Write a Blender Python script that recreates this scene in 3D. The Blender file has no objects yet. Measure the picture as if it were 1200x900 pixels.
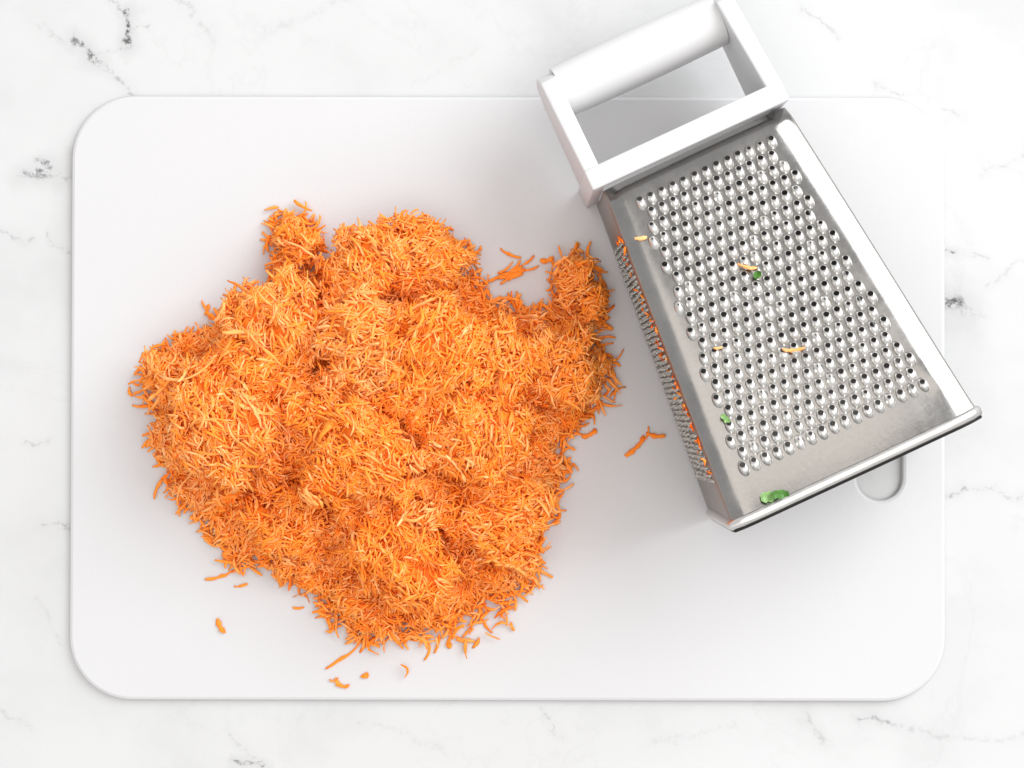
import bpy, bmesh, math, random
import numpy as np
from mathutils import Vector, Matrix, geometry

# ------------------------------------------------------------------ camera, world, lamps, exposure
scene = bpy.context.scene
C = scene.collection
TILT = math.radians(0.7); DIST = 0.77
cam_data = bpy.data.cameras.new('camera')
cam = bpy.data.objects.new('camera', cam_data); C.objects.link(cam)
cam.location = (0, -DIST * math.sin(TILT), DIST * math.cos(TILT))
cam.rotation_euler = (TILT, 0, 0)
cam_data.sensor_width = 36.0
cam_data.lens = 36.0 * 2079.0 / 1200.0
cam_data.clip_start = 0.01; cam_data.clip_end = 50
scene.camera = cam

world = bpy.data.worlds.new('World'); scene.world = world; world.use_nodes = True
bg = world.node_tree.nodes['Background']
bg.inputs['Color'].default_value = (0.985, 0.985, 1.0, 1); bg.inputs['Strength'].default_value = 0.60

def area(name, loc, target, sx, sy, watts, col):
    d = bpy.data.lights.new(name, 'AREA'); d.shape = 'RECTANGLE'; d.size = sx; d.size_y = sy
    d.energy = watts; d.color = col
    o = bpy.data.objects.new(name, d); C.objects.link(o); o.location = loc
    o.rotation_euler = (Vector(target) - Vector(loc)).to_track_quat('-Z', 'Y').to_euler()
    return o
area('window_light', (1.60, 1.15, 1.45), (0.0, 0.0, 0.0), 2.0, 2.0, 51.0, (0.96, 0.98, 1.0))
area('overhead_fill', (0.0, -0.36, 2.0), (0.0, -0.36, 0.0), 2.2, 2.2, 17.0, (1.0, 0.93, 0.85))  # added overhead fill, no lamp seen there; softens shade and reflects in the steel

scene.render.engine = 'CYCLES'
vs = scene.view_settings
vs.view_transform = 'Standard'; vs.look = 'None'; vs.gamma = 1; vs.exposure = 0.43; vs.use_curve_mapping = False
scene.cycles.max_bounces = 32; scene.cycles.diffuse_bounces = 28; scene.cycles.transmission_bounces = 28; scene.cycles.glossy_bounces = 6
scene.cycles.caustics_reflective = True; scene.cycles.blur_glossy = 1.0; scene.cycles.caustics_refractive = False

S = 2700.0                                   # board plane: 2700 picture units to the metre
def bw(x, y): return ((x - 600) / S, (450 - y) / S)
rng = np.random.default_rng(7)
random.seed(7)

# ------------------------------------------------------------------ helpers
def link(name, me, mat=None, parent=None, smooth=False):
    o = bpy.data.objects.new(name, me); C.objects.link(o)
    if mat and not me.materials: me.materials.append(mat)
    if parent: o.parent = parent
    if smooth: me.polygons.foreach_set('use_smooth', [True] * len(me.polygons))
    return o
def from_bm(name, bm, mat=None, parent=None, smooth=False, normals=True):
    if normals: bmesh.ops.recalc_face_normals(bm, faces=bm.faces)
    me = bpy.data.meshes.new(name); bm.to_mesh(me); bm.free()
    return link(name, me, mat, parent, smooth)
def tag(o, label, cat, group=None, kind=None):
    o['label'] = label; o['category'] = cat
    if group: o['group'] = group
    if kind: o['kind'] = kind
    return o
def empty(name, loc, rz=0):
    o = bpy.data.objects.new(name, None); C.objects.link(o); o.location = loc; o.rotation_euler = (0, 0, rz)
    o.empty_display_size = 0.02
    return o
def autosmooth(o, ang=40):
    me = o.data
    me.polygons.foreach_set('use_smooth', [True] * len(me.polygons))
    bm = bmesh.new(); bm.from_mesh(me)
    for e in bm.edges:
        if len(e.link_faces) == 2 and e.calc_face_angle(0) > math.radians(ang): e.smooth = False
    bm.to_mesh(me); bm.free()
def mat_new(name):
    m = bpy.data.materials.new(name); m.use_nodes = True
    nt = m.node_tree; return m, nt, nt.nodes['Principled BSDF']
def node(nt, t, **kw):
    n = nt.nodes.new(t)
    for k, v in kw.items(): setattr(n, k, v)
    return n
def setin(n, **kw):
    for k, v in kw.items(): n.inputs[k.replace('_', ' ')].default_value = v

# ------------------------------------------------------------------ materials
def math_n(nt, op, a, b=None, clamp=False):
    n = node(nt, 'ShaderNodeMath', operation=op, use_clamp=clamp)
    for i, v in enumerate((a, b)):
        if v is None: continue
        if isinstance(v, (int, float)): n.inputs[i].default_value = v
        else: nt.links.new(v, n.inputs[i])
    return n.outputs[0]
def vmath(nt, op, a, b=None, out=0, scale=None):
    n = node(nt, 'ShaderNodeVectorMath', operation=op)
    for i, v in enumerate((a, b)):
        if v is None: continue
        if isinstance(v, (tuple, list)): n.inputs[i].default_value = v
        else: nt.links.new(v, n.inputs[i])
    if scale is not None:
        if isinstance(scale, (int, float)): n.inputs['Scale'].default_value = scale
        else: nt.links.new(scale, n.inputs['Scale'])
    return n.outputs[out]
def noise(nt, vec, scale, detail=4, rough=0.55):
    n = node(nt, 'ShaderNodeTexNoise'); setin(n, Scale=scale, Detail=detail, Roughness=rough)
    nt.links.new(vec, n.inputs['Vector']); return n
def maprange(nt, v, a, b, c, d, smooth=True):
    n = node(nt, 'ShaderNodeMapRange', interpolation_type='SMOOTHSTEP' if smooth else 'LINEAR')
    nt.links.new(v, n.inputs['Value'])
    for k, x in (('From Min', a), ('From Max', b), ('To Min', c), ('To Max', d)): n.inputs[k].default_value = x
    return n.outputs['Result']

def marble_material():
    m, nt, p = mat_new('white_marble')
    co = node(nt, 'ShaderNodeTexCoord').outputs['Object']
    n1 = noise(nt, co, 28, 6, 0.62); n2 = noise(nt, co, 160, 4, 0.6)
    off = vmath(nt, 'SUBTRACT', n1.outputs['Color'], (0.5, 0.5, 0.5))
    off = vmath(nt, 'SCALE', off, scale=0.022)
    off2 = vmath(nt, 'SCALE', vmath(nt, 'SUBTRACT', n2.outputs['Color'], (0.5, 0.5, 0.5)), scale=0.006)
    pos = vmath(nt, 'MULTIPLY', vmath(nt, 'ADD', vmath(nt, 'ADD', co, off), off2), (1, 1, 0))
    speck = maprange(nt, noise(nt, co, 420, 3, 0.7).outputs['Fac'], 0.40, 0.62, 0, 1)
    # vein segments: ends, half width, strength (own markings of this slab)
    V = [((128, -6), (146, 20), 3, .5), ((147, 16), (144, 50), 4.5, .95), ((146, 48), (106, 57), 2.5, .45), ((82, 45), (112, 66), 4.5, .75),
         ((112, 66), (152, 108), 4.0, .55), ((150, 32), (172, 30), 2, .35), ((24, 205), (56, 200), 6, .75), ((40, 190), (54, 192), 3, .7),
         ((56, 204), (80, 206), 2.5, .4), ((82, 184), (80, 200), 4, .9), ((1106, 292), (1128, 296), 3, .75), ((1128, 296), (1160, 300), 2, .35),
         ((1104, 354), (1128, 358), 10, .8), ((1128, 358), (1152, 366), 5, .45), ((1108, 590), (1135, 580), 3, .55), ((1135, 582), (1200, 584), 2.5, .4),
         ((1030, 96), (1068, 114), 3, .35), ((944, 4), (986, 42), 3, .3), ((1100, 128), (1122, 136), 2.5, .25), ((40, 612), (66, 618), 3, .4), ((64, 618), (84, 624), 4, .6),
         ((20, 516), (48, 519), 2.5, .4), ((-10, 270), (30, 286), 2.5, .35), ((52, 278), (84, 290), 2, .3), ((946, 838), (958, 872), 4, .3), ((1004, 844), (1042, 852), 3, .6),
         ((1042, 852), (1110, 862), 4, .25), ((1110, 864), (1210, 866), 5, .2), ((268, 862), (292, 890), 3, .3), ((276, 896), (300, 900), 3, .7), ((640, 834), (662, 862), 3, .3),
         ((205, -4), (240, 40), 4, .22), ((40, 30), (70, 46), 5, .2), ((0, 835), (40, 850), 4, .2), ((1150, 200), (1200, 172), 3, .22), ((1160, 330), (1205, 300), 3, .25),
         ((300, 30), (420, -10), 5, .12), ((480, 95), (560, 60), 4, .1), ((420, 850), (520, 880), 5, .14), ((760, 880), (860, 850), 5, .14), ((40, 700), (70, 760), 5, .14)]
    total = None
    for (a, b, w, s) in V:
        ax, ay = bw(*a); bx, by = bw(*b)
        ba = (bx - ax, by - ay, 0); bb = ba[0] ** 2 + ba[1] ** 2
        pa = vmath(nt, 'SUBTRACT', pos, (ax + .0005, ay + .0005, 0))
        t = math_n(nt, 'DIVIDE', vmath(nt, 'DOT_PRODUCT', pa, ba, out=1), bb, clamp=True)
        n = node(nt, 'ShaderNodeVectorMath', operation='SCALE'); n.inputs[0].default_value = ba
        nt.links.new(t, n.inputs['Scale'])
        d = vmath(nt, 'LENGTH', vmath(nt, 'SUBTRACT', pa, n.outputs[0]), out=1)
        s = s if s > .62 else s * .7
        hard = maprange(nt, d, 0.0, 1.25 * w / S, s, 0)
        soft = maprange(nt, d, 0.0, 5 * w / S, s * 0.16, 0)
        v = math_n(nt, 'ADD', math_n(nt, 'MULTIPLY', hard, speck), soft)
        total = v if total is None else math_n(nt, 'MAXIMUM', total, v)
    cloud = maprange(nt, noise(nt, vmath(nt, 'ADD', co, off), 9, 7, 0.6).outputs['Fac'], 0.42, 0.72, 0, 0.13)
    thin = node(nt, 'ShaderNodeTexNoise'); setin(thin, Scale=7.0, Detail=8, Roughness=0.62, Distortion=0.6); nt.links.new(co, thin.inputs['Vector'])
    ln = maprange(nt, math_n(nt, 'ABSOLUTE', math_n(nt, 'SUBTRACT', thin.outputs['Fac'], 0.5)), 0, 0.010, 0.035, 0)
    total = math_n(nt, 'ADD', math_n(nt, 'ADD', total, cloud), ln, clamp=True)
    mix = node(nt, 'ShaderNodeMix', data_type='RGBA')
    nt.links.new(total, mix.inputs['Factor'])
    mix.inputs['A'].default_value = (0.545, 0.55, 0.553, 1); mix.inputs['B'].default_value = (0.085, 0.085, 0.085, 1)
    nt.links.new(mix.outputs['Result'], p.inputs['Base Color'])
    setin(p, Roughness=0.5); p.inputs['Specular IOR Level'].default_value = 0.3
    return m
M_MARBLE = marble_material()

def plastic(name, col, rough, bump_scale, bump):
    m, nt, p = mat_new(name)
    co = node(nt, 'ShaderNodeTexCoord').outputs['Object']
    n = noise(nt, co, bump_scale, 3); b = node(nt, 'ShaderNodeBump'); setin(b, Strength=bump, Distance=0.0004)
    nt.links.new(n.outputs['Fac'], b.inputs['Height']); nt.links.new(b.outputs['Normal'], p.inputs['Normal'])
    n2 = noise(nt, co, 22, 4)
    mix = node(nt, 'ShaderNodeMix', data_type='RGBA'); nt.links.new(n2.outputs['Fac'], mix.inputs['Factor'])
    mix.inputs['A'].default_value = (*[c * 0.97 for c in col], 1); mix.inputs['B'].default_value = (*col, 1)
    nt.links.new(mix.outputs['Result'], p.inputs['Base Color'])
    setin(p, Roughness=rough); p.inputs['Specular IOR Level'].default_value = 0.3
    return m
M_BOARD = plastic('white_board_plastic', (0.562, 0.563, 0.573), 0.5, 900, 0.12)
M_HANDLE = plastic('white_handle_plastic', (0.62, 0.62, 0.625), 0.38, 500, 0.08)

def steel_material(name, base, r0, r1, bump=0.10):
    m, nt, p = mat_new(name)
    co = node(nt, 'ShaderNodeTexCoord').outputs['Object']
    n1 = noise(nt, co, 60, 6, 0.65); n2 = noise(nt, co, 700, 3, 0.6)
    r = maprange(nt, n1.outputs['Fac'], 0.3, 0.7, r0, r1)
    nt.links.new(r, p.inputs['Roughness'])
    st = node(nt, 'ShaderNodeMapping'); st.inputs['Scale'].default_value = (1.0, 0.06, 1.0); nt.links.new(co, st.inputs['Vector'])
    n3 = noise(nt, st.outputs['Vector'], 900, 2, 0.5)
    mix = node(nt, 'ShaderNodeMix', data_type='RGBA')
    f = math_n(nt, 'ADD', math_n(nt, 'MULTIPLY', n1.outputs['Fac'], 0.7), math_n(nt, 'MULTIPLY', n2.outputs['Fac'], 0.3))
    nt.links.new(maprange(nt, f, 0.35, 0.65, 0, 1), mix.inputs['Factor'])
    mix.inputs['A'].default_value = (*[c * 0.88 for c in base], 1); mix.inputs['B'].default_value = (*base, 1)
    nt.links.new(mix.outputs['Result'], p.inputs['Base Color'])
    b = node(nt, 'ShaderNodeBump'); setin(b, Strength=bump, Distance=0.0003)
    h = math_n(nt, 'ADD', n1.outputs['Fac'], math_n(nt, 'MULTIPLY', n3.outputs['Fac'], 0.25))
    nt.links.new(h, b.inputs['Height']); nt.links.new(b.outputs['Normal'], p.inputs['Normal'])
    setin(p, Metallic=1.0)
    return m
M_STEEL = steel_material('stainless_steel', (0.305, 0.296, 0.285), 0.13, 0.26, 0.22)
M_RIM_DARK = steel_material('rim_dark_reflection', (0.045, 0.042, 0.04), 0.35, 0.5)  # near-black colour carries the dark reflection under the rim bead
M_SIDE = steel_material('brushed_side_steel', (0.34, 0.325, 0.305), 0.40, 0.50)
M_RASP = steel_material('worn_rasp_steel', (0.34, 0.32, 0.30), 0.24, 0.34)
M_INNER_SHADE = steel_material('inner_shade_steel', (0.16, 0.155, 0.15), 0.5, 0.6)  # darkened steel: shade seen through the tooth holes is put into the colour
M_TOOTH = steel_material('lit_tooth_steel', (0.72, 0.705, 0.68), 0.26, 0.34, 0.0)  # brighter copy of the panel steel; highlights on teeth and bead put into colour

def carrot_material():
    m, nt, p = mat_new('carrot_flesh')
    at = node(nt, 'ShaderNodeAttribute', attribute_name='tint')
    co = node(nt, 'ShaderNodeTexCoord').outputs['Object']
    n = noise(nt, co, 900, 3)
    f = math_n(nt, 'ADD', at.outputs['Fac'], math_n(nt, 'MULTIPLY', math_n(nt, 'SUBTRACT', n.outputs['Fac'], 0.5), 0.35), clamp=True)
    r = node(nt, 'ShaderNodeValToRGB'); nt.links.new(f, r.inputs['Fac'])
    e = r.color_ramp.elements
    e[0].position = 0; e[0].color = (1.0, 0.13, 0.004, 1); e[1].position = 1; e[1].color = (1.0, 0.57, 0.25, 1)
    k = e.new(0.5); k.color = (1.0, 0.32, 0.038, 1)
    nt.links.new(r.outputs['Color'], p.inputs['Base Color'])
    setin(p, Roughness=0.38)
    p.inputs['Specular IOR Level'].default_value = 0.10
    tr = node(nt, 'ShaderNodeBsdfTranslucent'); nt.links.new(r.outputs['Color'], tr.inputs['Color'])
    mx = node(nt, 'ShaderNodeMixShader'); mx.inputs[0].default_value = 0.05
    nt.links.new(p.outputs[0], mx.inputs[1]); nt.links.new(tr.outputs[0], mx.inputs[2])
    nt.links.new(mx.outputs[0], nt.nodes['Material Output'].inputs['Surface'])
    return m
M_CARROT = carrot_material()
def leaf_material(name, col):
    m, nt, p = mat_new(name)
    co = node(nt, 'ShaderNodeTexCoord').outputs['Object']
    n = noise(nt, co, 500, 3); mix = node(nt, 'ShaderNodeMix', data_type='RGBA'); nt.links.new(n.outputs['Fac'], mix.inputs['Factor'])
    mix.inputs['A'].default_value = (*[c * .6 for c in col], 1); mix.inputs['B'].default_value = (*[min(1, c * 1.4) for c in col], 1)
    nt.links.new(mix.outputs['Result'], p.inputs['Base Color']); setin(p, Roughness=0.45)
    return m
M_LEAF = leaf_material('parsley_green', (0.05, 0.165, 0.014))
M_PALELEAF = leaf_material('pale_parsley_green', (0.20, 0.36, 0.12))

# ------------------------------------------------------------------ countertop
BT = 0.0036                                   # board thickness
bm = bmesh.new()
bmesh.ops.create_cube(bm, size=1, matrix=Matrix.Translation((0, 0, -BT - 0.01)) @ Matrix.Diagonal((1.1, 0.9, 0.02, 1)))
o = from_bm('marble_countertop', bm, M_MARBLE); o['kind'] = 'structure'
o['label'] = 'white marble countertop with sparse grey veins'

# ------------------------------------------------------------------ cutting board
def rrect(hx, hy, r, n=14):
    pts = []
    for cx, cy, a0 in ((hx - r, hy - r, 0), (-hx + r, hy - r, 90), (-hx + r, -hy + r, 180), (hx - r, -hy + r, 270)):
        for i in range(n + 1):
            a = math.radians(a0 + 90 * i / n); pts.append((cx + r * math.cos(a), cy + r * math.sin(a)))
    return pts
def stadium(cx, y0, y1, r, n=20):
    pts = []
    for i in range(n + 1):
        a = math.pi * i / n; pts.append((cx + r * math.cos(a), y1 - r + r * math.sin(a)))
    for i in range(n + 1):
        a = math.pi + math.pi * i / n; pts.append((cx + r * math.cos(a), y0 + r + r * math.sin(a)))
    return pts
def make_board():
    bm = bmesh.new()
    bx0, by0 = 0.380 / 2, 0.2626 / 2
    prof = [(0.0010, -BT), (0.0, -BT + 0.0012), (0.0, -0.0016), (0.0005, -0.0005), (0.0016, 0.0)]
    rings = []
    for ins, z in prof:
        rings.append([bm.verts.new((x, y, z)) for x, y in rrect(bx0 - ins, by0 - ins, 0.0275 - ins)])
    hx = 0.1615; hole = []
    for ins, z in prof:
        hole.append([bm.verts.new((x, y, z)) for x, y in stadium(hx, -0.0440 - ins, 0.036 + ins, 0.0098 + ins)])
    for R in (rings, hole):
        n = len(R[0])
        for a, b in zip(R, R[1:]):
            for i in range(n): bm.faces.new((a[i], a[(i + 1) % n], b[(i + 1) % n], b[i]))
    for k in (0, -1):
        es = []
        for L in (rings[k], hole[k]):
            for i in range(len(L)):
                e = bm.edges.get((L[i], L[(i + 1) % len(L)])); es.append(e)
        bmesh.ops.triangle_fill(bm, use_beauty=True, use_dissolve=False, edges=es)
    o = from_bm('cutting_board', bm, M_BOARD)
    autosmooth(o, 30)
    me = o.data                                # flat faces stay flat: sharp edge all round them
    bm = bmesh.new(); bm.from_mesh(me)
    for f in bm.faces:
        if abs(f.normal.z) > 0.9999:
            f.smooth = False
            for e in f.edges: e.smooth = False
    bm.to_mesh(me); bm.free()
    o.location = (-0.0018, -0.0061, 0); o.rotation_euler = (0, 0, math.radians(-0.12))
    return tag(o, 'white plastic cutting board with rounded corners and a handle slot', 'cutting board')
make_board()

# ------------------------------------------------------------------ box grater, lying on its back
GA = math.radians(24.9)
GL = (0.1326, -0.0326, 0.0012)
grater = empty('box_grater', GL, GA)
tag(grater, 'stainless steel box grater with white plastic handle lying on the cutting board', 'grater')
YT = 0.1400; ZB, ZT = 0.0838, 0.0588
def halfw(y): return 0.0516 - (0.0516 - 0.0397) * y / YT
def plim(y): return 0.0387 - (0.0387 - 0.0289) * (y - 0.0186) / 0.1118
def ztop(x, y):
    z = ZB - (ZB - ZT) * y / YT
    l = plim(y) + 0.0025; e = max(0.0, abs(x + 0.0004) - l) / max(halfw(y) - l, 1e-4)
    z -= 0.0028 * e * e
    f = max(0.0, y - 0.1352) / 0.0048; z -= 0.0030 * f ** 1.4
    g = max(0.0, 0.012 - y) / 0.012; z += 0.0004 * g * g
    z -= 0.0005 * math.exp(-((x - 0.041) ** 2 + (y - 0.011) ** 2) / 0.007 ** 2)          # dent by the corner
    z += 0.00040 * math.sin(x * 70 + 1.0) * math.sin(y * 48 + .5)                         # sheet metal is never flat
    return z

# tooth rows
PX, PY = 0.00481, 0.1118 / 20
teeth = []
for i in range(21):
    y = 0.1304 - i * PY
    for k in range(-12, 13):
        x = -0.0008 + (k + 0.5 * (i % 2)) * PX
        if abs(x + 0.0008) <= plim(y) + 0.0009: teeth.append((x, y))
TA, TB, TOFF = 0.00204, 0.0033, -0.0017        # tooth half width, half length, centre below its hole
def ell(cx, cy, s=1.0, n=12):
    return [(cx + TA * s * math.cos(2 * math.pi * j / n), cy + TB * s * math.sin(2 * math.pi * j / n)) for j in range(n)]

def front_panel():
    pts = []; edges = []
    def loop(P):
        b = len(pts); pts.extend(Vector(p) for p in P); edges.extend((b + j, b + (j + 1) % len(P)) for j in range(len(P)))
    out = []
    N = 40
    for j in range(N): y = YT * j / N; out.append((halfw(y), y))
    for j in range(24): out.append((halfw(YT) * (1 - 2 * j / 24), YT))
    for j in range(N): y = YT * (1 - j / N); out.append((-halfw(y), y))
    for j in range(24): out.append((-halfw(0) * (1 - 2 * j / 24), 0.0))
    loop(out)
    for (x, y) in teeth: loop(ell(x, y + TOFF, 0.94))
    tc = np.array([(x, y + TOFF) for x, y in teeth])
    yy = 0.0016
    while yy < YT - 0.0008:
        w = halfw(yy); n = int(2 * w / 0.0021)
        for j in range(1, n):
            xx = -w + 2 * w * j / n
            q = ((tc[:, 0] - xx) / TA) ** 2 + ((tc[:, 1] - yy) / TB) ** 2
            if q.min() > 1.25: pts.append(Vector((xx, yy)))
        yy += 0.0021
    v, e, f, *_ = geometry.delaunay_2d_cdt(pts, edges, [], 1, 1e-7)
    faces = []
    for t in f:
        cx = sum(v[i].x for i in t) / len(t); cy = sum(v[i].y for i in t) / len(t)
        if (((tc[:, 0] - cx) / TA) ** 2 + ((tc[:, 1] - cy) / TB) ** 2).min() < 0.80: continue
        faces.append(tuple(t))
    me = bpy.data.meshes.new('front_panel')
    me.from_pydata([(p.x, p.y, ztop(p.x, p.y)) for p in v], [], faces); me.update()
    return link('front_panel', me, M_STEEL, grater, True)
front = front_panel()

def tooth_mesh(hole_r, seed):
    r = random.Random(seed)
    bm = bmesh.new(); n = 14; H = 0.00175
    # rings rise from the sheet to the rim of a hole that faces the handle end
    hy = 0.00138; hz = H * 0.86
    rings = []
    K = 5
    for k in range(K + 1):
        t = k / K
        rise = math.sin(t * math.pi / 2) ** 0.85
        ring = []
        for j in range(n):
            a = 2 * math.pi * j / n
            bxp, byp = TA * math.cos(a), TB * math.sin(a)
            hxp, hyp = hole_r * math.cos(a), hy + hole_r * 0.95 * math.sin(a)
            x = bxp + (hxp - bxp) * t; y = byp + (hyp - byp) * t
            zr = hz - hole_r * 0.30 * math.sin(a)              # rim tilts to the handle end
            z = zr * rise
            # swell of the nose below the hole
            z += 0.00050 * math.sin(math.pi * t) * max(0, -math.sin(a)) 
            ring.append(bm.verts.new((x, y, z)))
        rings.append(ring)
    for a, b in zip(rings, rings[1:]):
        for j in range(n): bm.faces.new((a[j], a[(j + 1) % n], b[(j + 1) % n], b[j]))
    for v in bm.verts: v.co.x += r.uniform(-1, 1) * 0.00003; v.co.y += r.uniform(-1, 1) * 0.00003
    bmesh.ops.recalc_face_normals(bm, faces=bm.faces)
    me = bpy.data.meshes.new('grating_tooth'); bm.to_mesh(me); bm.free()
    me.polygons.foreach_set('use_smooth', [True] * len(me.polygons)); me.materials.append(M_TOOTH)
    return me
TM = [tooth_mesh(0.00112, 1), tooth_mesh(0.00104, 2), tooth_mesh(0.00118, 3), tooth_mesh(0.00080, 4), tooth_mesh(0.00040, 5)]
slope = math.atan2(ZB - ZT, YT)
for (x, y) in teeth:
    cy = y + TOFF
    u = random.random()
    me = TM[0] if u < .38 else TM[1] if u < .58 else TM[2] if u < .80 else TM[3] if u < .93 else TM[4]
    t = bpy.data.objects.new('grating_tooth', me); C.objects.link(t); t.parent = front
    nx = -(ztop(x + 5e-4, cy) - ztop(x - 5e-4, cy)) / 1e-3
    t.location = (x, cy, ztop(x, cy) - 0.00002)
    t.rotation_euler = (-slope + random.uniform(-.05, .05), nx + random.uniform(-.05, .05), random.uniform(-.07, .07))
    s = random.uniform(.95, 1.04); t.scale = (s, s, s * random.uniform(.9, 1.1))

def wall_panel(name, side):
    """side sheet with a rounded fold at the front edge"""
    bm = bmesh.new(); NY = 36; rows = []
    for j in range(NY + 1):
        y = YT * j / NY; w = halfw(y); z0 = ztop(side * w, y)
        prof = [(w, z0)]
        r = 0.0018
        for a in (45, 62, 80): prof.append((w + r * (math.sin(math.radians(a)) - math.sin(math.radians(29))), z0 - r * (math.cos(math.radians(29)) - math.cos(math.radians(a)))))
        xo = prof[-1][0] + 0.0001; zt = prof[-1][1] - 0.0012
        for q in range(9): prof.append((xo - 0.0003 * math.sin(math.pi * q / 8), zt - (zt - 0.0018) * q / 8))
        prof += [(xo - 0.0008, 0.0006), (xo - 0.002, 0.0)]
        rows.append([bm.verts.new((side * px, y, pz)) for px, pz in prof])
    for a, b in zip(rows, rows[1:]):
        for q in range(len(a) - 1): bm.faces.new((a[q], a[q + 1], b[q + 1], b[q]))
    return from_bm(name, bm, M_SIDE, grater, True)
side_l = wall_panel('side_panel', -1)
side_r = wall_panel('side_panel', 1)
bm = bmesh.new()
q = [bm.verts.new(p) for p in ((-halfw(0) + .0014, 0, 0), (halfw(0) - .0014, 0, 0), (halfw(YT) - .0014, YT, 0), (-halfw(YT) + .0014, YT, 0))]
bm.faces.new(q); from_bm('back_panel', bm, M_INNER_SHADE, grater)

# rolled rim round the open bottom end
def rim():
    bm = bmesh.new()
    hx = halfw(0) + 0.0012
    path = []
    zc, r = ZB / 2, 0.0030
    for i in range(25):                       # front edge follows the sheet
        x = -hx + 2 * hx * i / 24; path.append((x, ztop(x * 0.985, 0) + 0.0002))
    path += [(hx + .0004, ZB - .006), (hx + .0004, .006), (hx - .001, .0004), (-hx + .001, .0004), (-hx - .0004, .006), (-hx - .0004, ZB - .006)]
    cx, cz = 0, ZB / 2
    # cross section in (outward, y): a bead with a turned-in skirt
    sec = [(-0.0012, 0.0010), (0.0004, 0.0008), (0.0011, 0.0002), (0.0012, -0.0012), (0.0009, -0.0024), (0.0001, -0.0032), (-0.0012, -0.0034), (-0.0019, -0.0028), (-0.0019, -0.0010)]
    rings = []; n = len(path)
    for i, (x, z) in enumerate(path):
        x0, z0 = path[i - 1]; x1, z1 = path[(i + 1) % n]
        tx, tz = x1 - x0, z1 - z0; L = math.hypot(tx, tz); nx, nz = -tz / L, tx / L
        if nx * (x - cx) + nz * (z - cz) < 0: nx, nz = -nx, -nz
        rings.append([bm.verts.new((x + nx * a, y, z + nz * a)) for a, y in sec])
    m = len(sec)
    for i in range(n):
        a, b = rings[i], rings[(i + 1) % n]
        for j in range(m): bm.faces.new((a[j], a[(j + 1) % m], b[(j + 1) % m], b[j]))
    o = from_bm('bottom_rim', bm, M_TOOTH, grater); autosmooth(o, 50)
    # added strip: the bead's dark reflection is put into its colour
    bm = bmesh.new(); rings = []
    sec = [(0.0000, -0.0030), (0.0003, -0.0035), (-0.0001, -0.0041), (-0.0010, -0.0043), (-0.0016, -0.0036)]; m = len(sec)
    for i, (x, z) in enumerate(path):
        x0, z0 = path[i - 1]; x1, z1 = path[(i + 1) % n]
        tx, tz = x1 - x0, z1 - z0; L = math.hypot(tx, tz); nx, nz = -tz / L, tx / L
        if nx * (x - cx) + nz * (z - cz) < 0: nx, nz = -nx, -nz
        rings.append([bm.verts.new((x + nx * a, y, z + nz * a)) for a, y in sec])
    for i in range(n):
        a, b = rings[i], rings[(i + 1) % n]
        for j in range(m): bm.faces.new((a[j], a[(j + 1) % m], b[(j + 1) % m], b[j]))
    e = from_bm('rim_dark_strip', bm, M_RIM_DARK, o); autosmooth(e, 50)
rim()

# fine rasp teeth on the left side sheet: too small to pick apart, joined into one part
def rasp():
    bm = bmesh.new(); r_ = random.Random(3)
    y = 0.0165; i = 0
    while y < 0.118:
        x = -(halfw(y) + 0.0007)
        zt = ztop(-halfw(y), y) - 0.0045
        z = zt - 0.0013 * (i % 2)
        while z > 0.010:
            n = 8; r0 = 0.00095; h = r_.uniform(0.0010, 0.0016)
            base = []; tip = []; y_, z_ = y, z; y += r_.uniform(-.0005, .0005); z += r_.uniform(-.0009, .0009)
            for j in range(n):
                a = 2 * math.pi * j / n
                base.append(bm.verts.new((x + 0.0004, y + r0 * math.cos(a), z + r0 * 1.15 * math.sin(a))))
                tip.append(bm.verts.new((x - h * (1.25 if j % 2 else 0.75), y + r0 * .62 * math.cos(a), z + r0 * .75 * math.sin(a))))
            for j in range(n): bm.faces.new((base[j], base[(j + 1) % n], tip[(j + 1) % n], tip[j]))
            y, z = y_, z_
            z -= 0.0026
        y += 0.0024; i += 1
    o = from_bm('rasp_teeth', bm, M_RASP, side_l, normals=False); o['kind'] = 'stuff'
rasp()

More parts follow.
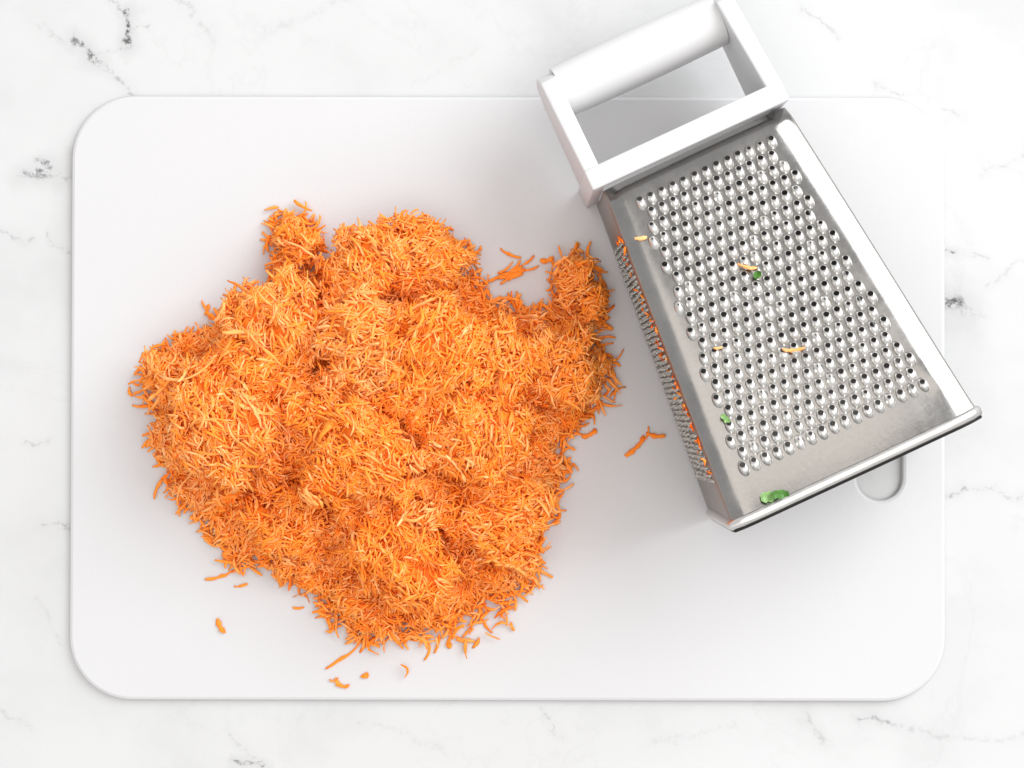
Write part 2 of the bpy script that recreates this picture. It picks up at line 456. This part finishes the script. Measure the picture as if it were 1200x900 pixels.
# handle: collar, two arms, grip
def prism(bm, poly, z0, z1):
    a = [bm.verts.new((x, y, z0)) for x, y in poly]; b = [bm.verts.new((x, y, z1)) for x, y in poly]
    bm.faces.new(a[::-1]); bm.faces.new(b); n = len(poly)
    for i in range(n): bm.faces.new((a[i], a[(i + 1) % n], b[(i + 1) % n], b[i]))
def bevelled(name, bm, w, parent, seg=3):
    bmesh.ops.recalc_face_normals(bm, faces=bm.faces)
    bmesh.ops.bevel(bm, geom=bm.edges[:], offset=w, segments=seg, profile=0.5, affect='EDGES', clamp_overlap=True)
    o = from_bm(name, bm, M_HANDLE, parent); autosmooth(o, 45); return o
handle = empty('handle', (0, 0, 0)); handle.parent = grater
XC = -0.0022
def collar():
    bm = bmesh.new()
    hx, zt, zb, y0, y1 = 0.0432, 0.0650, -0.0002, 0.1408, 0.1495
    wall = 0.0058
    o4 = [(-hx, zb), (hx, zb), (hx, zt), (-hx, zt)]; i4 = [(-hx + wall, zb + wall), (hx - wall, zb + wall), (hx - wall, zt - wall), (-hx + wall, zt - wall)]
    V = {}
    for y in (y0, y1):
        V[y] = ([bm.verts.new((XC + x, y, z)) for x, z in o4], [bm.verts.new((XC + x, y, z)) for x, z in i4])
    for y in (y0, y1):
        a, b = V[y]
        for i in range(4): bm.faces.new((a[i], a[(i + 1) % 4], b[(i + 1) % 4], b[i]))
    for k in (0, 1):
        a, b = V[y0][k], V[y1][k]
        for i in range(4): bm.faces.new((a[i], a[(i + 1) % 4], b[(i + 1) % 4], b[i]))
    bevelled('collar', bm, 0.0007, handle)
collar()
for s in (-1, 1):
    bm = bmesh.new()
    xo0, xi0 = 0.0432, 0.0367; xo1, xi1 = 0.0430, 0.0356
    quad = [(0.1488, 0.0645), (0.1488, 0.018), (0.186, 0.022), (0.1935, 0.029), (0.1945, 0.040), (0.1905, 0.0505)]     # (y, z) outline of the arm plate
    def xs(y, o): t = (y - .1488) / .045; return (xo0 + (xo1 - xo0) * t) if o else (xi0 + (xi1 - xi0) * t)
    A = [bm.verts.new((XC + s * xs(y, 1), y, z)) for y, z in quad]; B = [bm.verts.new((XC + s * xs(y, 0), y, z)) for y, z in quad]
    bm.faces.new(A); bm.faces.new(B[::-1])
    for i in range(len(quad)): bm.faces.new((A[i], A[(i + 1) % len(quad)], B[(i + 1) % len(quad)], B[i]))
    bevelled('arm', bm, 0.0008, handle)
bm = bmesh.new(); rings = []
for i in range(13):
    t = -1 + 2 * i / 12; ring = []
    sw = 1.0 + 0.05 * (1 - t * t)
    for j in range(24):
        a = 2 * math.pi * j / 24
        ca, sa = math.cos(a), math.sin(a)
        ring.append(bm.verts.new((XC + t * 0.0358, 0.1858 + 0.0106 * sw * math.copysign(abs(ca) ** .8, ca), 0.0365 + 0.0118 * sw * math.copysign(abs(sa) ** .8, sa))))
    rings.append(ring)
for a, b in zip(rings, rings[1:]):
    for j in range(24): bm.faces.new((a[j], a[(j + 1) % 24], b[(j + 1) % 24], b[j]))
bm.faces.new(rings[0]); bm.faces.new(rings[-1][::-1])
o = from_bm('grip', bm, M_HANDLE, handle); autosmooth(o, 50)

# ------------------------------------------------------------------ carrot shreds
def shred_arrays(P, yaw, pitch, roll, L, W, T, bend, lift, tint, NS=5):
    """many curved, tapering, slightly twisted strips; returns verts, quads, tint per vertex"""
    n = len(L); s = np.linspace(-.5, .5, NS + 1)
    jw = 1 + rng.normal(0, .24, (n, NS + 1))
    taper = np.clip(1.0 - np.abs(2 * s) ** 6 * 0.40, .3, 1)[None] * jw
    kink = rng.normal(0, .011, (n, NS + 1)) * L[:, None]
    X = s[None] * L[:, None]
    Y = bend[:, None] * L[:, None] * (s[None] ** 2 * 4 - .33) * .5 + kink
    Z = lift[:, None] * L[:, None] * (s[None] ** 2 * 4 - .33) * .5 + np.roll(kink, 1, 1) * .5
    tw = roll[:, None] + s[None] * rng.normal(0, .9, n)[:, None]
    hw = W[:, None] * .5 * taper; ht = T[:, None] * .5 * taper
    V = np.empty((n, NS + 1, 4, 3))
    for k, (a, b) in enumerate(((1, 1), (-1, 1), (-1, -1), (1, -1))):
        V[:, :, k, 0] = X
        V[:, :, k, 1] = Y + a * hw * np.cos(tw) - b * ht * np.sin(tw)
        V[:, :, k, 2] = Z + a * hw * np.sin(tw) + b * ht * np.cos(tw)
    cp, sp = np.cos(pitch)[:, None, None], np.sin(pitch)[:, None, None]
    x, z = V[..., 0] * cp - V[..., 2] * sp, V[..., 0] * sp + V[..., 2] * cp
    cy, sy = np.cos(yaw)[:, None, None], np.sin(yaw)[:, None, None]
    x, y = x * cy - V[..., 1] * sy, x * sy + V[..., 1] * cy
    V[..., 0], V[..., 1], V[..., 2] = x, y, z
    V += P[:, None, None, :]
    base = np.arange(NS)[:, None] * 4; k = np.arange(4)[None]
    q = np.stack([base + k, base + (k + 1) % 4, base + 4 + (k + 1) % 4, base + 4 + k], -1).reshape(-1, 4)
    q = np.concatenate([q, [[3, 2, 1, 0]], [[NS * 4, NS * 4 + 1, NS * 4 + 2, NS * 4 + 3]]])
    Q = (q[None] + (np.arange(n) * (NS + 1) * 4)[:, None, None]).reshape(-1, 4)
    tt = np.repeat(tint[:, None] + s[None] * rng.normal(0, .22, n)[:, None], 4, 1).reshape(-1)
    return V.reshape(-1, 3), Q, np.clip(tt, 0, 1)
def mesh_np(name, V, Q, tint):
    me = bpy.data.meshes.new(name)
    me.vertices.add(len(V)); me.vertices.foreach_set('co', V.astype(np.float32).ravel())
    me.loops.add(Q.size); me.loops.foreach_set('vertex_index', Q.astype(np.int32).ravel())
    me.polygons.add(len(Q)); me.polygons.foreach_set('loop_start', np.arange(0, Q.size, 4, dtype=np.int32))
    me.update(calc_edges=True)
    a = me.attributes.new('tint', 'FLOAT', 'POINT'); a.data.foreach_set('value', tint.astype(np.float32))
    me.materials.append(M_CARROT); me.validate()
    return me

OUT = [(165, 440), (180, 420), (198, 405), (215, 395), (240, 386), (262, 366), (300, 346), (326, 324), (322, 300), (318, 272), (322, 252), (345, 250), (374, 264), (372, 290),
       (364, 308), (376, 322), (398, 306), (420, 290), (455, 276), (490, 266), (530, 280), (550, 292), (552, 312), (562, 336), (572, 352), (586, 366), (600, 352), (612, 364), (640, 366),
       (652, 350), (650, 328), (664, 304), (680, 298), (694, 318), (704, 346), (708, 372), (696, 396), (714, 416), (718, 440), (708, 468), (690, 486), (672, 506), (652, 520), (668, 545),
       (654, 566), (648, 580), (652, 600), (630, 618), (634, 648), (630, 672), (612, 690), (594, 702), (574, 696), (556, 702), (540, 716), (522, 734), (488, 748), (466, 730), (446, 742), (428, 752),
       (410, 740), (386, 724), (376, 700), (354, 684), (330, 672), (312, 652), (292, 668), (268, 654), (262, 632), (240, 622), (224, 600), (206, 582), (190, 552), (184, 520), (188, 492), (172, 468)]
PO = np.array([bw(*p) for p in OUT])
def inside_dist(p):
    a = PO; b = np.roll(PO, -1, 0)
    ab = b - a; ap = p[:, None] - a[None]
    t = np.clip((ap * ab[None]).sum(-1) / (ab ** 2).sum(-1)[None], 0, 1)
    d = np.sqrt(((ap - t[..., None] * ab[None]) ** 2).sum(-1)).min(1)
    c = ((a[None, :, 1] > p[:, None, 1]) != (b[None, :, 1] > p[:, None, 1])) & (p[:, None, 0] < (b - a)[None, :, 0] * (p[:, None, 1] - a[None, :, 1]) / ((b - a)[None, :, 1] + 1e-12) + a[None, :, 0])
    return np.where(c.sum(1) % 2 == 1, d, -d)
lo, hi = PO.min(0), PO.max(0)
def sample(n, dmin=0.0):
    out = []
    while sum(map(len, out)) < n:
        p = rng.uniform(lo, hi, (n, 2)); out.append(p[inside_dist(p) > dmin])
    return np.concatenate(out)[:n]
# the heap is built from many matted clumps (squashed balls of shreds) piled on each other
def sm(t): t = np.clip(t, 0, 1); return t * t * (3 - 2 * t)
def macro(d): return .005 * (1 - np.exp(-np.clip(d, 0, 1) / .003)) + .033 * sm(d / .085)
CL = []                                       # x, y, z, radius, z radius, grain direction, colour shift
def add_clump(x, y, z, rr, rz): CL.append((x, y, z, rr, rz, rng.uniform(0, math.pi), rng.normal(0, .05)))
for (px, py), rpx, zt in (((274, 498), 60, 42), ((425, 530), 52, 47), ((505, 425), 66, 46), ((440, 415), 60, 43), ((348, 280), 20, 17), ((682, 332), 20, 16), ((684, 368), 17, 14), ((335, 385), 58, 36),
                          ((590, 600), 52, 31), ((475, 645), 56, 36), ((660, 440), 42, 26), ((435, 318), 52, 30), ((500, 305), 42, 26), ((555, 505), 58, 42), ((224, 447), 33, 24), ((590, 430), 50, 36),
                          ((350, 600), 46, 26), ((300, 430), 46, 36), ((515, 680), 26, 13), ((432, 690), 28, 15)):
    x, y = bw(px, py); rr = rpx / S; add_clump(x, y, zt * 1e-3 - rr * .55, rr, rr * .55)
HOL = [((350, 562), 36, .017), ((235, 580), 32, .010), ((385, 478), 24, .015), ((300, 440), 22, .008), ((530, 562), 28, .013), ((520, 645), 22, .010), ((405, 612), 26, .011), ((612, 522), 26, .011), ((395, 350), 24, .010), ((560, 380), 26, .008)]
for rr, ntry in ((.014, 900), (.0105, 2200), (.0075, 5000), (.005, 9000)):
    for p, d in zip(*(lambda q: (q, inside_dist(q)))(sample(ntry, rr * .80 + .0022))):
        top = macro(np.array([d]))[0] - .3 * sum(hz * math.exp(-((p[0] - bw(*hc)[0]) ** 2 + (p[1] - bw(*hc)[1]) ** 2) / (hr / S) ** 2) for hc, hr, hz in HOL) + rng.normal(0, .0032) + .0025
        if all((p[0] - c[0]) ** 2 + (p[1] - c[1]) ** 2 > (.62 * rr + .38 * min(c[3], rr * 1.8)) ** 2 for c in CL[20:]):
            rz = rr * rng.uniform(.6, .9); add_clump(p[0], p[1], max(top - rz, -.2 * rz), rr, rz)
K = np.array(CL)
def warp(P):
    """pushes the round clumps out of shape"""
    x, y, z = P[:, 0], P[:, 1], P[:, 2]; f = np.clip(z / .012, 0, 1)
    dx = .0042 * np.sin(y * 190 + z * 130 + 1.0) + .0026 * np.sin(y * 430 - x * 250 + 2.0)
    dy = .0042 * np.sin(x * 175 + z * 150 + 0.4) + .0026 * np.sin(x * 410 + y * 270 + 4.0)
    dz = .0024 * np.sin(x * 330 + y * 120) * np.sin(y * 290 - x * 90 + 1) + .0014 * np.sin(x * 720 + 1) * np.sin(y * 690)
    return np.column_stack([x + dx * f, y + dy * f, np.maximum(z + dz * f, np.minimum(z, .0006))])
def buried(P, own):
    """depth below the surface of the other clumps, in metres"""
    q = np.sqrt((((P[:, None, :2] - K[None, :, :2]) / K[None, :, 3:4]) ** 2).sum(-1) + ((P[:, None, 2] - K[None, :, 2]) / K[None, :, 4]) ** 2)
    dep = (1 - q) * K[None, :, 4]
    dep[np.arange(len(P)), own] = -1
    return dep.max(1)

PILE = (-0.06, -0.02, 0.0)
pile = empty('grated_carrot_pile', PILE)
tag(pile, 'large heap of bright orange finely grated carrot on the cutting board', 'carrot pile')
def make_heap(N, lmin, lmax, wmin, wmax, depth, bundle):
    a = K[:, 3] ** 2; own = rng.choice(len(K), N // bundle, p=a / a.sum())
    u = rng.normal(size=(len(own), 3)); u[:, 2] = np.where(u[:, 2] < -.35, -u[:, 2], u[:, 2]); u /= np.linalg.norm(u, axis=1)[:, None]
    yaw0 = np.where(rng.random(len(own)) < .6, K[own, 5] + rng.normal(0, .55, len(own)), rng.uniform(0, math.pi, len(own)))
    own = np.repeat(own, bundle); u = np.repeat(u, bundle, 0) + rng.normal(0, .0019, (N // bundle * bundle, 3)) / K[own, 3:4]; yaw = np.repeat(yaw0, bundle) + rng.normal(0, .30, len(own))
    u /= np.linalg.norm(u, axis=1)[:, None]
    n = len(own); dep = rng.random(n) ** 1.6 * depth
    f = 1 - dep / K[own, 4]
    P = K[own, :3] + u * np.column_stack([K[own, 3], K[own, 3], K[own, 4]]) * f[:, None]
    k = (buried(P, own) < .0026) & (P[:, 2] > .0006)
    P, own, u, yaw, dep = P[k], own[k], u[k], yaw[k], dep[k]; n = len(P)
    nr = u / np.column_stack([K[own, 3], K[own, 3], K[own, 4]]); nr /= np.linalg.norm(nr, axis=1)[:, None]
    nz = np.maximum(nr[:, 2], .30)
    sl = -(nr[:, 0] * np.cos(yaw) + nr[:, 1] * np.sin(yaw)) / nz
    pitch = np.arctan(np.clip(sl, -1.8, 1.8)) * .85 + rng.normal(0, .15, n)
    L = rng.uniform(lmin, lmax, n) * np.where(rng.random(n) < .35, .55, 1.0) * np.where(rng.random(n) < .08, 1.5, 1.0)
    low = np.abs(np.sin(pitch)) * L * .5 + .0005
    pitch = np.where(P[:, 2] < low, np.sign(pitch) * np.arcsin(np.clip((P[:, 2] - .0005) / (L * .5), 0, 1)), pitch)
    P = warp(P)
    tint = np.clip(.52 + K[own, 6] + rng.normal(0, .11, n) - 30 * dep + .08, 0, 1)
    return [P, yaw, pitch, rng.uniform(-.8, .8, n), L, rng.uniform(wmin, wmax, n) * np.where(rng.random(n) < .06, 1.6, 1.0), rng.uniform(.00042, .00070, n), rng.normal(0, .22, n), rng.normal(0, .20, n), tint]
A = make_heap(150000, .0036, .0104, .00052, .00100, .0032, 3)
# thin tangled fringe on the board
fp = np.concatenate([PO[i] + (PO[(i + 1) % len(PO)] - PO[i]) * rng.random((9, 1)) for i in range(len(PO))]); fp += rng.normal(0, .0016, fp.shape)
fp = np.concatenate([fp, np.column_stack([rng.uniform(bw(380, 0)[0], bw(600, 0)[0], 140), np.zeros(140)])])
fp[-140:, 1] = bw(0, 716)[1] + rng.normal(0, .0070, 140) - .009 * np.sin((fp[-140:, 0] - bw(380, 0)[0]) * 38) + .004
nf = len(fp)
F_ = [np.column_stack([fp, rng.uniform(.0006, .0035, nf)]), rng.uniform(0, 6.28, nf), rng.normal(0, .12, nf), rng.uniform(-.8, .8, nf), rng.uniform(.003, .0105, nf), rng.uniform(.0007, .0014, nf),
      rng.uniform(.0004, .0007, nf), rng.normal(0, .3, nf), rng.normal(0, .1, nf), np.clip(rng.normal(.5, .1, nf), 0, 1)]
F_[2] = np.clip(F_[2], -.05, .05)
print('shreds', len(A[0]), 'clumps', len(K))
V, Q, T = shred_arrays(*[np.concatenate([a, b]) for a, b in zip(A, F_)], NS=4)
# packed inside of each clump
bm = bmesh.new(); bmesh.ops.create_cube(bm, size=2); bmesh.ops.subdivide_edges(bm, edges=bm.edges[:], cuts=6, use_grid_fill=True)
bm.verts.index_update(); bm.verts.ensure_lookup_table()
sv = np.array([v.co.normalized()[:] for v in bm.verts]); sq = np.array([[v.index for v in f.verts] for f in bm.faces]); bm.free()
vv, qq, tt, n0 = [V], [Q], [T], len(V)
for c in K:
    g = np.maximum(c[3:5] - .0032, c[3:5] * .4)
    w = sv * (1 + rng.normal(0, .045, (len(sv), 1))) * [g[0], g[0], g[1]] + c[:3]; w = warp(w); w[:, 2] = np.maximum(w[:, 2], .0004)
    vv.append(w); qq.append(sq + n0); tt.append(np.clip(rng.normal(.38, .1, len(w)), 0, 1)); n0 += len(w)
# shreds too many to count, joined into one part
me = mesh_np('carrot_shreds', np.concatenate(vv) - np.array(PILE), np.concatenate(qq), np.concatenate(tt))
o = link('carrot_shreds', me, None, pile); o['kind'] = 'stuff'
# the 300 that show largest, each its own part
B = make_heap(1600, .010, .019, .0008, .0013, .0002, 1)
sel = rng.permutation(np.where((B[0][:, 2] > .006))[0])[:300]
for i in sel:
    a = [np.array([q[i]]) for q in B]; P0 = a[0][0] + np.array([0, 0, .0006]); a[0] = np.zeros((1, 3)); a[9] = a[9] + .10
    v, q, t = shred_arrays(*a, NS=7)
    o = link('carrot_shred', mesh_np('carrot_shred', v, q, t), None, pile); o.location = P0 - np.array(PILE)

# loose shreds lying on the board or on the grater
def loose(px, py, L, deg, W, label, z=None, bend=.15, tint=.42, T=.00045, xy=None, pitch=0.0, name='carrot_shred', branches=()):
    vs_, qs, ts = [], [], []; n = 0
    for (dx, dy, L_, dg, W_) in ((0, 0, L, deg, W),) + tuple(branches):
        W_ *= .8
        v, q, t = shred_arrays(np.array([[dx, dy, 0]]) * 1.0, np.array([math.radians(dg)]), np.array([pitch]), np.array([rng.uniform(-.2, .2)]), np.array([L_]), np.array([W_]), np.array([T]),
                               np.array([bend]), np.array([0.05]), np.array([tint]), NS=7)
        vs_.append(v); qs.append(q + n); ts.append(t); n += len(v)
    V = np.concatenate(vs_)
    o = link(name, mesh_np(name, V, np.concatenate(qs), np.concatenate(ts)))
    x, y = xy if xy else bw(px, py)
    o.location = (x, y, (-V[:, 2].min() + .0001) if z is None else z)
    return tag(o, label, 'carrot shred', 'loose carrot shreds')
loose(258, 675, .0130, 18, .0016, 'long straight shred beside the lower left edge of the heap')
loose(283, 686, .0060, 12, .0014, 'short carrot shred just below a longer straight one')
loose(259, 733, .0072, -62, .0026, 'stubby carrot chip lying alone on the bare board')
loose(350, 712, .0050, 2, .0013, 'tiny flat shred under the lower edge of the heap')
loose(400, 801, .0070, -28, .0024, 'broad carrot chip near the lower edge of the board', bend=.5, branches=((-.003, .0018, .004, 10, .001),))
loose(428, 791, .0036, 20, .0022, 'smallest carrot crumb near the lower edge of the board')
loose(405, 768, .0200, 37, .0014, 'longest thin shred pointing out from under the heap', bend=.12)
loose(243, 363, .0050, 70, .0018, 'small split tuft beside the upper left of the heap', branches=((-.0014, .0018, .005, -60, .0012), (.0004, -.002, .004, 110, .0013)))
loose(598, 298, .0100, -24, .0014, 'thin shred just above the matted flat tuft')
loose(641, 305, .0062, 12, .0026, 'stubby chip between the matted flat tuft and the heap corner', branches=((.0024, -.001, .004, -60, .0013),))
loose(563, 291, .0022, 70, .0016, 'tiny carrot crumb beside the top of the heap')
fb = tuple((rng.normal(0, .0020) * .9 - rng.normal(0, .0011) * .45, rng.normal(0, .0016), rng.uniform(.005, .0095), 28 + rng.normal(0, 15), rng.uniform(.0009, .0017)) for _ in range(14))
loose(599, 320, .0120, 28, .0020, 'matted flat tuft of shreds lying on the board above the heap', T=.0007, tint=.42,
      branches=((-.0080, -.0028, .010, 24, .0014), (.0072, .0050, .0075, 38, .0013), (.0078, .0016, .0095, 12, .0011)) + fb)
loose(745, 524, .0120, 47, .0020, 'forked carrot shred lying between heap and grater', tint=.35, bend=.2, branches=((.0050, .0060, .006, 75, .0010), (.0085, .0050, .0085, -8, .0019)))
loose(691, 509, .0072, 28, .0026, 'short thick chip beside the right edge of the heap', tint=.4)
loose(568, 727, .0120, -68, .0016, 'curved shred hanging out of the lower right heap edge', bend=.3)
loose(527, 746, .0085, 78, .0018, 'upright looking shred under the lower middle of heap', branches=((0, -.0036, .0026, 85, .0026),))
loose(625, 686, .0085, -6, .0014, 'thin shred sticking out of the lower right heap', tint=.5)

def on_grater(lx, ly, lift=0.0): 
    w = grater_matrix @ Vector((lx, ly, ztop(lx, ly) + lift)); return w
grater_matrix = Matrix.Translation(GL) @ Matrix.Rotation(GA, 4, 'Z')
def face_xy(px, py):
    """picture position -> grater face position"""
    z = ZB
    f = 2079.0; ct, st = math.cos(TILT), math.sin(TILT)
    d = Vector(((px - 600) / f, -(py - 450) / f, -1)); d = Vector((d.x, ct * d.y - st * d.z, st * d.y + ct * d.z))
    for _ in range(15):
        s = (z - cam.location.z) / d.z; w = cam.location + d * s
        l = grater_matrix.inverted() @ w; z = GL[2] + ztop(l.x, l.y) + .001
    return l.x, l.y
for (px, py, L, dg, W, lab, tint, lift) in ((875, 313, .0080, -12, .0016, 'pale carrot shred resting on the grater teeth beside a green leaf bit', .8, .0026),
                                       (929, 410, .0088, 4, .0015, 'pale carrot shred resting on the middle of the grater teeth', .75, .0026),
                                       (751, 279, .0050, 6, .0019, 'ivory coloured scrap on the grater beside its first teeth', 1.0, .0008),
                                       (841, 408, .0036, 8, .0014, 'tiny pale scrap at the left border of the grater teeth', .9, .0022)):
    lx, ly = face_xy(px, py); w = on_grater(lx, ly, lift)
    loose(0, 0, L, dg, W, lab, z=w.z, xy=(w.x, w.y), tint=tint, pitch=0.0)

def leaf(px, py, L, W, deg, mat, label, lift=.0006):
    lx, ly = face_xy(px, py); w = on_grater(lx, ly, lift)
    bm = bmesh.new(); n = 7; top = []; r_ = random.Random(px)
    rows = []
    for i in range(n + 1):
        t = i / n; hw = W / 2 * (math.sin(math.pi * (0.12 + .80 * t)) ** .7) * r_.uniform(.78, 1.15)
        z = .0010 * math.sin(t * 5 + 1) + .0010
        rows.append([(t * L - L / 2, hw, z + .0004), (t * L - L / 2, 0.1 * hw, z), (t * L - L / 2, -hw * r_.uniform(.7, 1.1), z + .0006)])
    up = [[bm.verts.new(p) for p in r] for r in rows]; dn = [[bm.verts.new((p[0], p[1], p[2] - .0003)) for p in r] for r in rows]
    for i in range(n):
        for j in range(2):
            bm.faces.new((up[i][j], up[i + 1][j], up[i + 1][j + 1], up[i][j + 1])); bm.faces.new((dn[i][j + 1], dn[i + 1][j + 1], dn[i + 1][j], dn[i][j]))
        bm.faces.new((up[i][0], dn[i][0], dn[i + 1][0], up[i + 1][0])); bm.faces.new((up[i + 1][2], dn[i + 1][2], dn[i][2], up[i][2]))
    bm.faces.new((up[0][0], up[0][1], up[0][2], dn[0][2], dn[0][1], dn[0][0])); bm.faces.new((up[n][2], up[n][1], up[n][0], dn[n][0], dn[n][1], dn[n][2]))
    o = from_bm('herb_bit', bm, mat); o.location = w; o.rotation_euler = (-slope * .9, 0, math.radians(deg))
    return tag(o, label, 'herb bit', 'green herb bits on the grater')
leaf(900, 583, .0060, .0046, 10, M_PALELEAF, 'pale bluish green herb scrap near the grater rim')
leaf(914, 580, .0068, .0042, 6, M_LEAF, 'bright green leaf bit beside a paler scrap near the grater rim')
leaf(849, 491, .0046, .0026, -35, M_PALELEAF, 'pale green herb sliver at the lower left of the grater teeth', .0020)
leaf(887, 323, .0036, .0030, 60, M_LEAF, 'small green leaf bit next to a carrot shred on the teeth', .0026)

# wet carrot residue caught along the rasp side
n = 60
yy = rng.uniform(.016, .120, n); hwv = np.array([halfw(y) for y in yy]); zt_ = np.array([ztop(-halfw(y), y) for y in yy])
zz = zt_ - .0010 - rng.random(n) ** 2.0 * .016
loc = np.column_stack([-(hwv + .0012 + rng.random(n) * .0010), yy, zz])
ca, sa = math.cos(GA), math.sin(GA)
Pw = np.column_stack([loc[:, 0] * ca - loc[:, 1] * sa + GL[0], loc[:, 0] * sa + loc[:, 1] * ca + GL[1], loc[:, 2] + GL[2]])
v, q, t = shred_arrays(Pw, rng.normal(GA + 1.57, .5, n), rng.uniform(-1.2, 1.2, n), rng.uniform(0, 3, n), rng.uniform(.0014, .0042, n), rng.uniform(.0005, .0009, n), rng.uniform(.0004, .0006, n),
                       rng.normal(0, .3, n), rng.normal(0, .2, n), np.clip(rng.normal(.25, .2, n), 0, 1), NS=3)
o = link('carrot_residue', mesh_np('carrot_residue', v, q, t))
tag(o, 'wet orange carrot residue caught in the fine side teeth of the grater', 'carrot residue', kind='stuff')
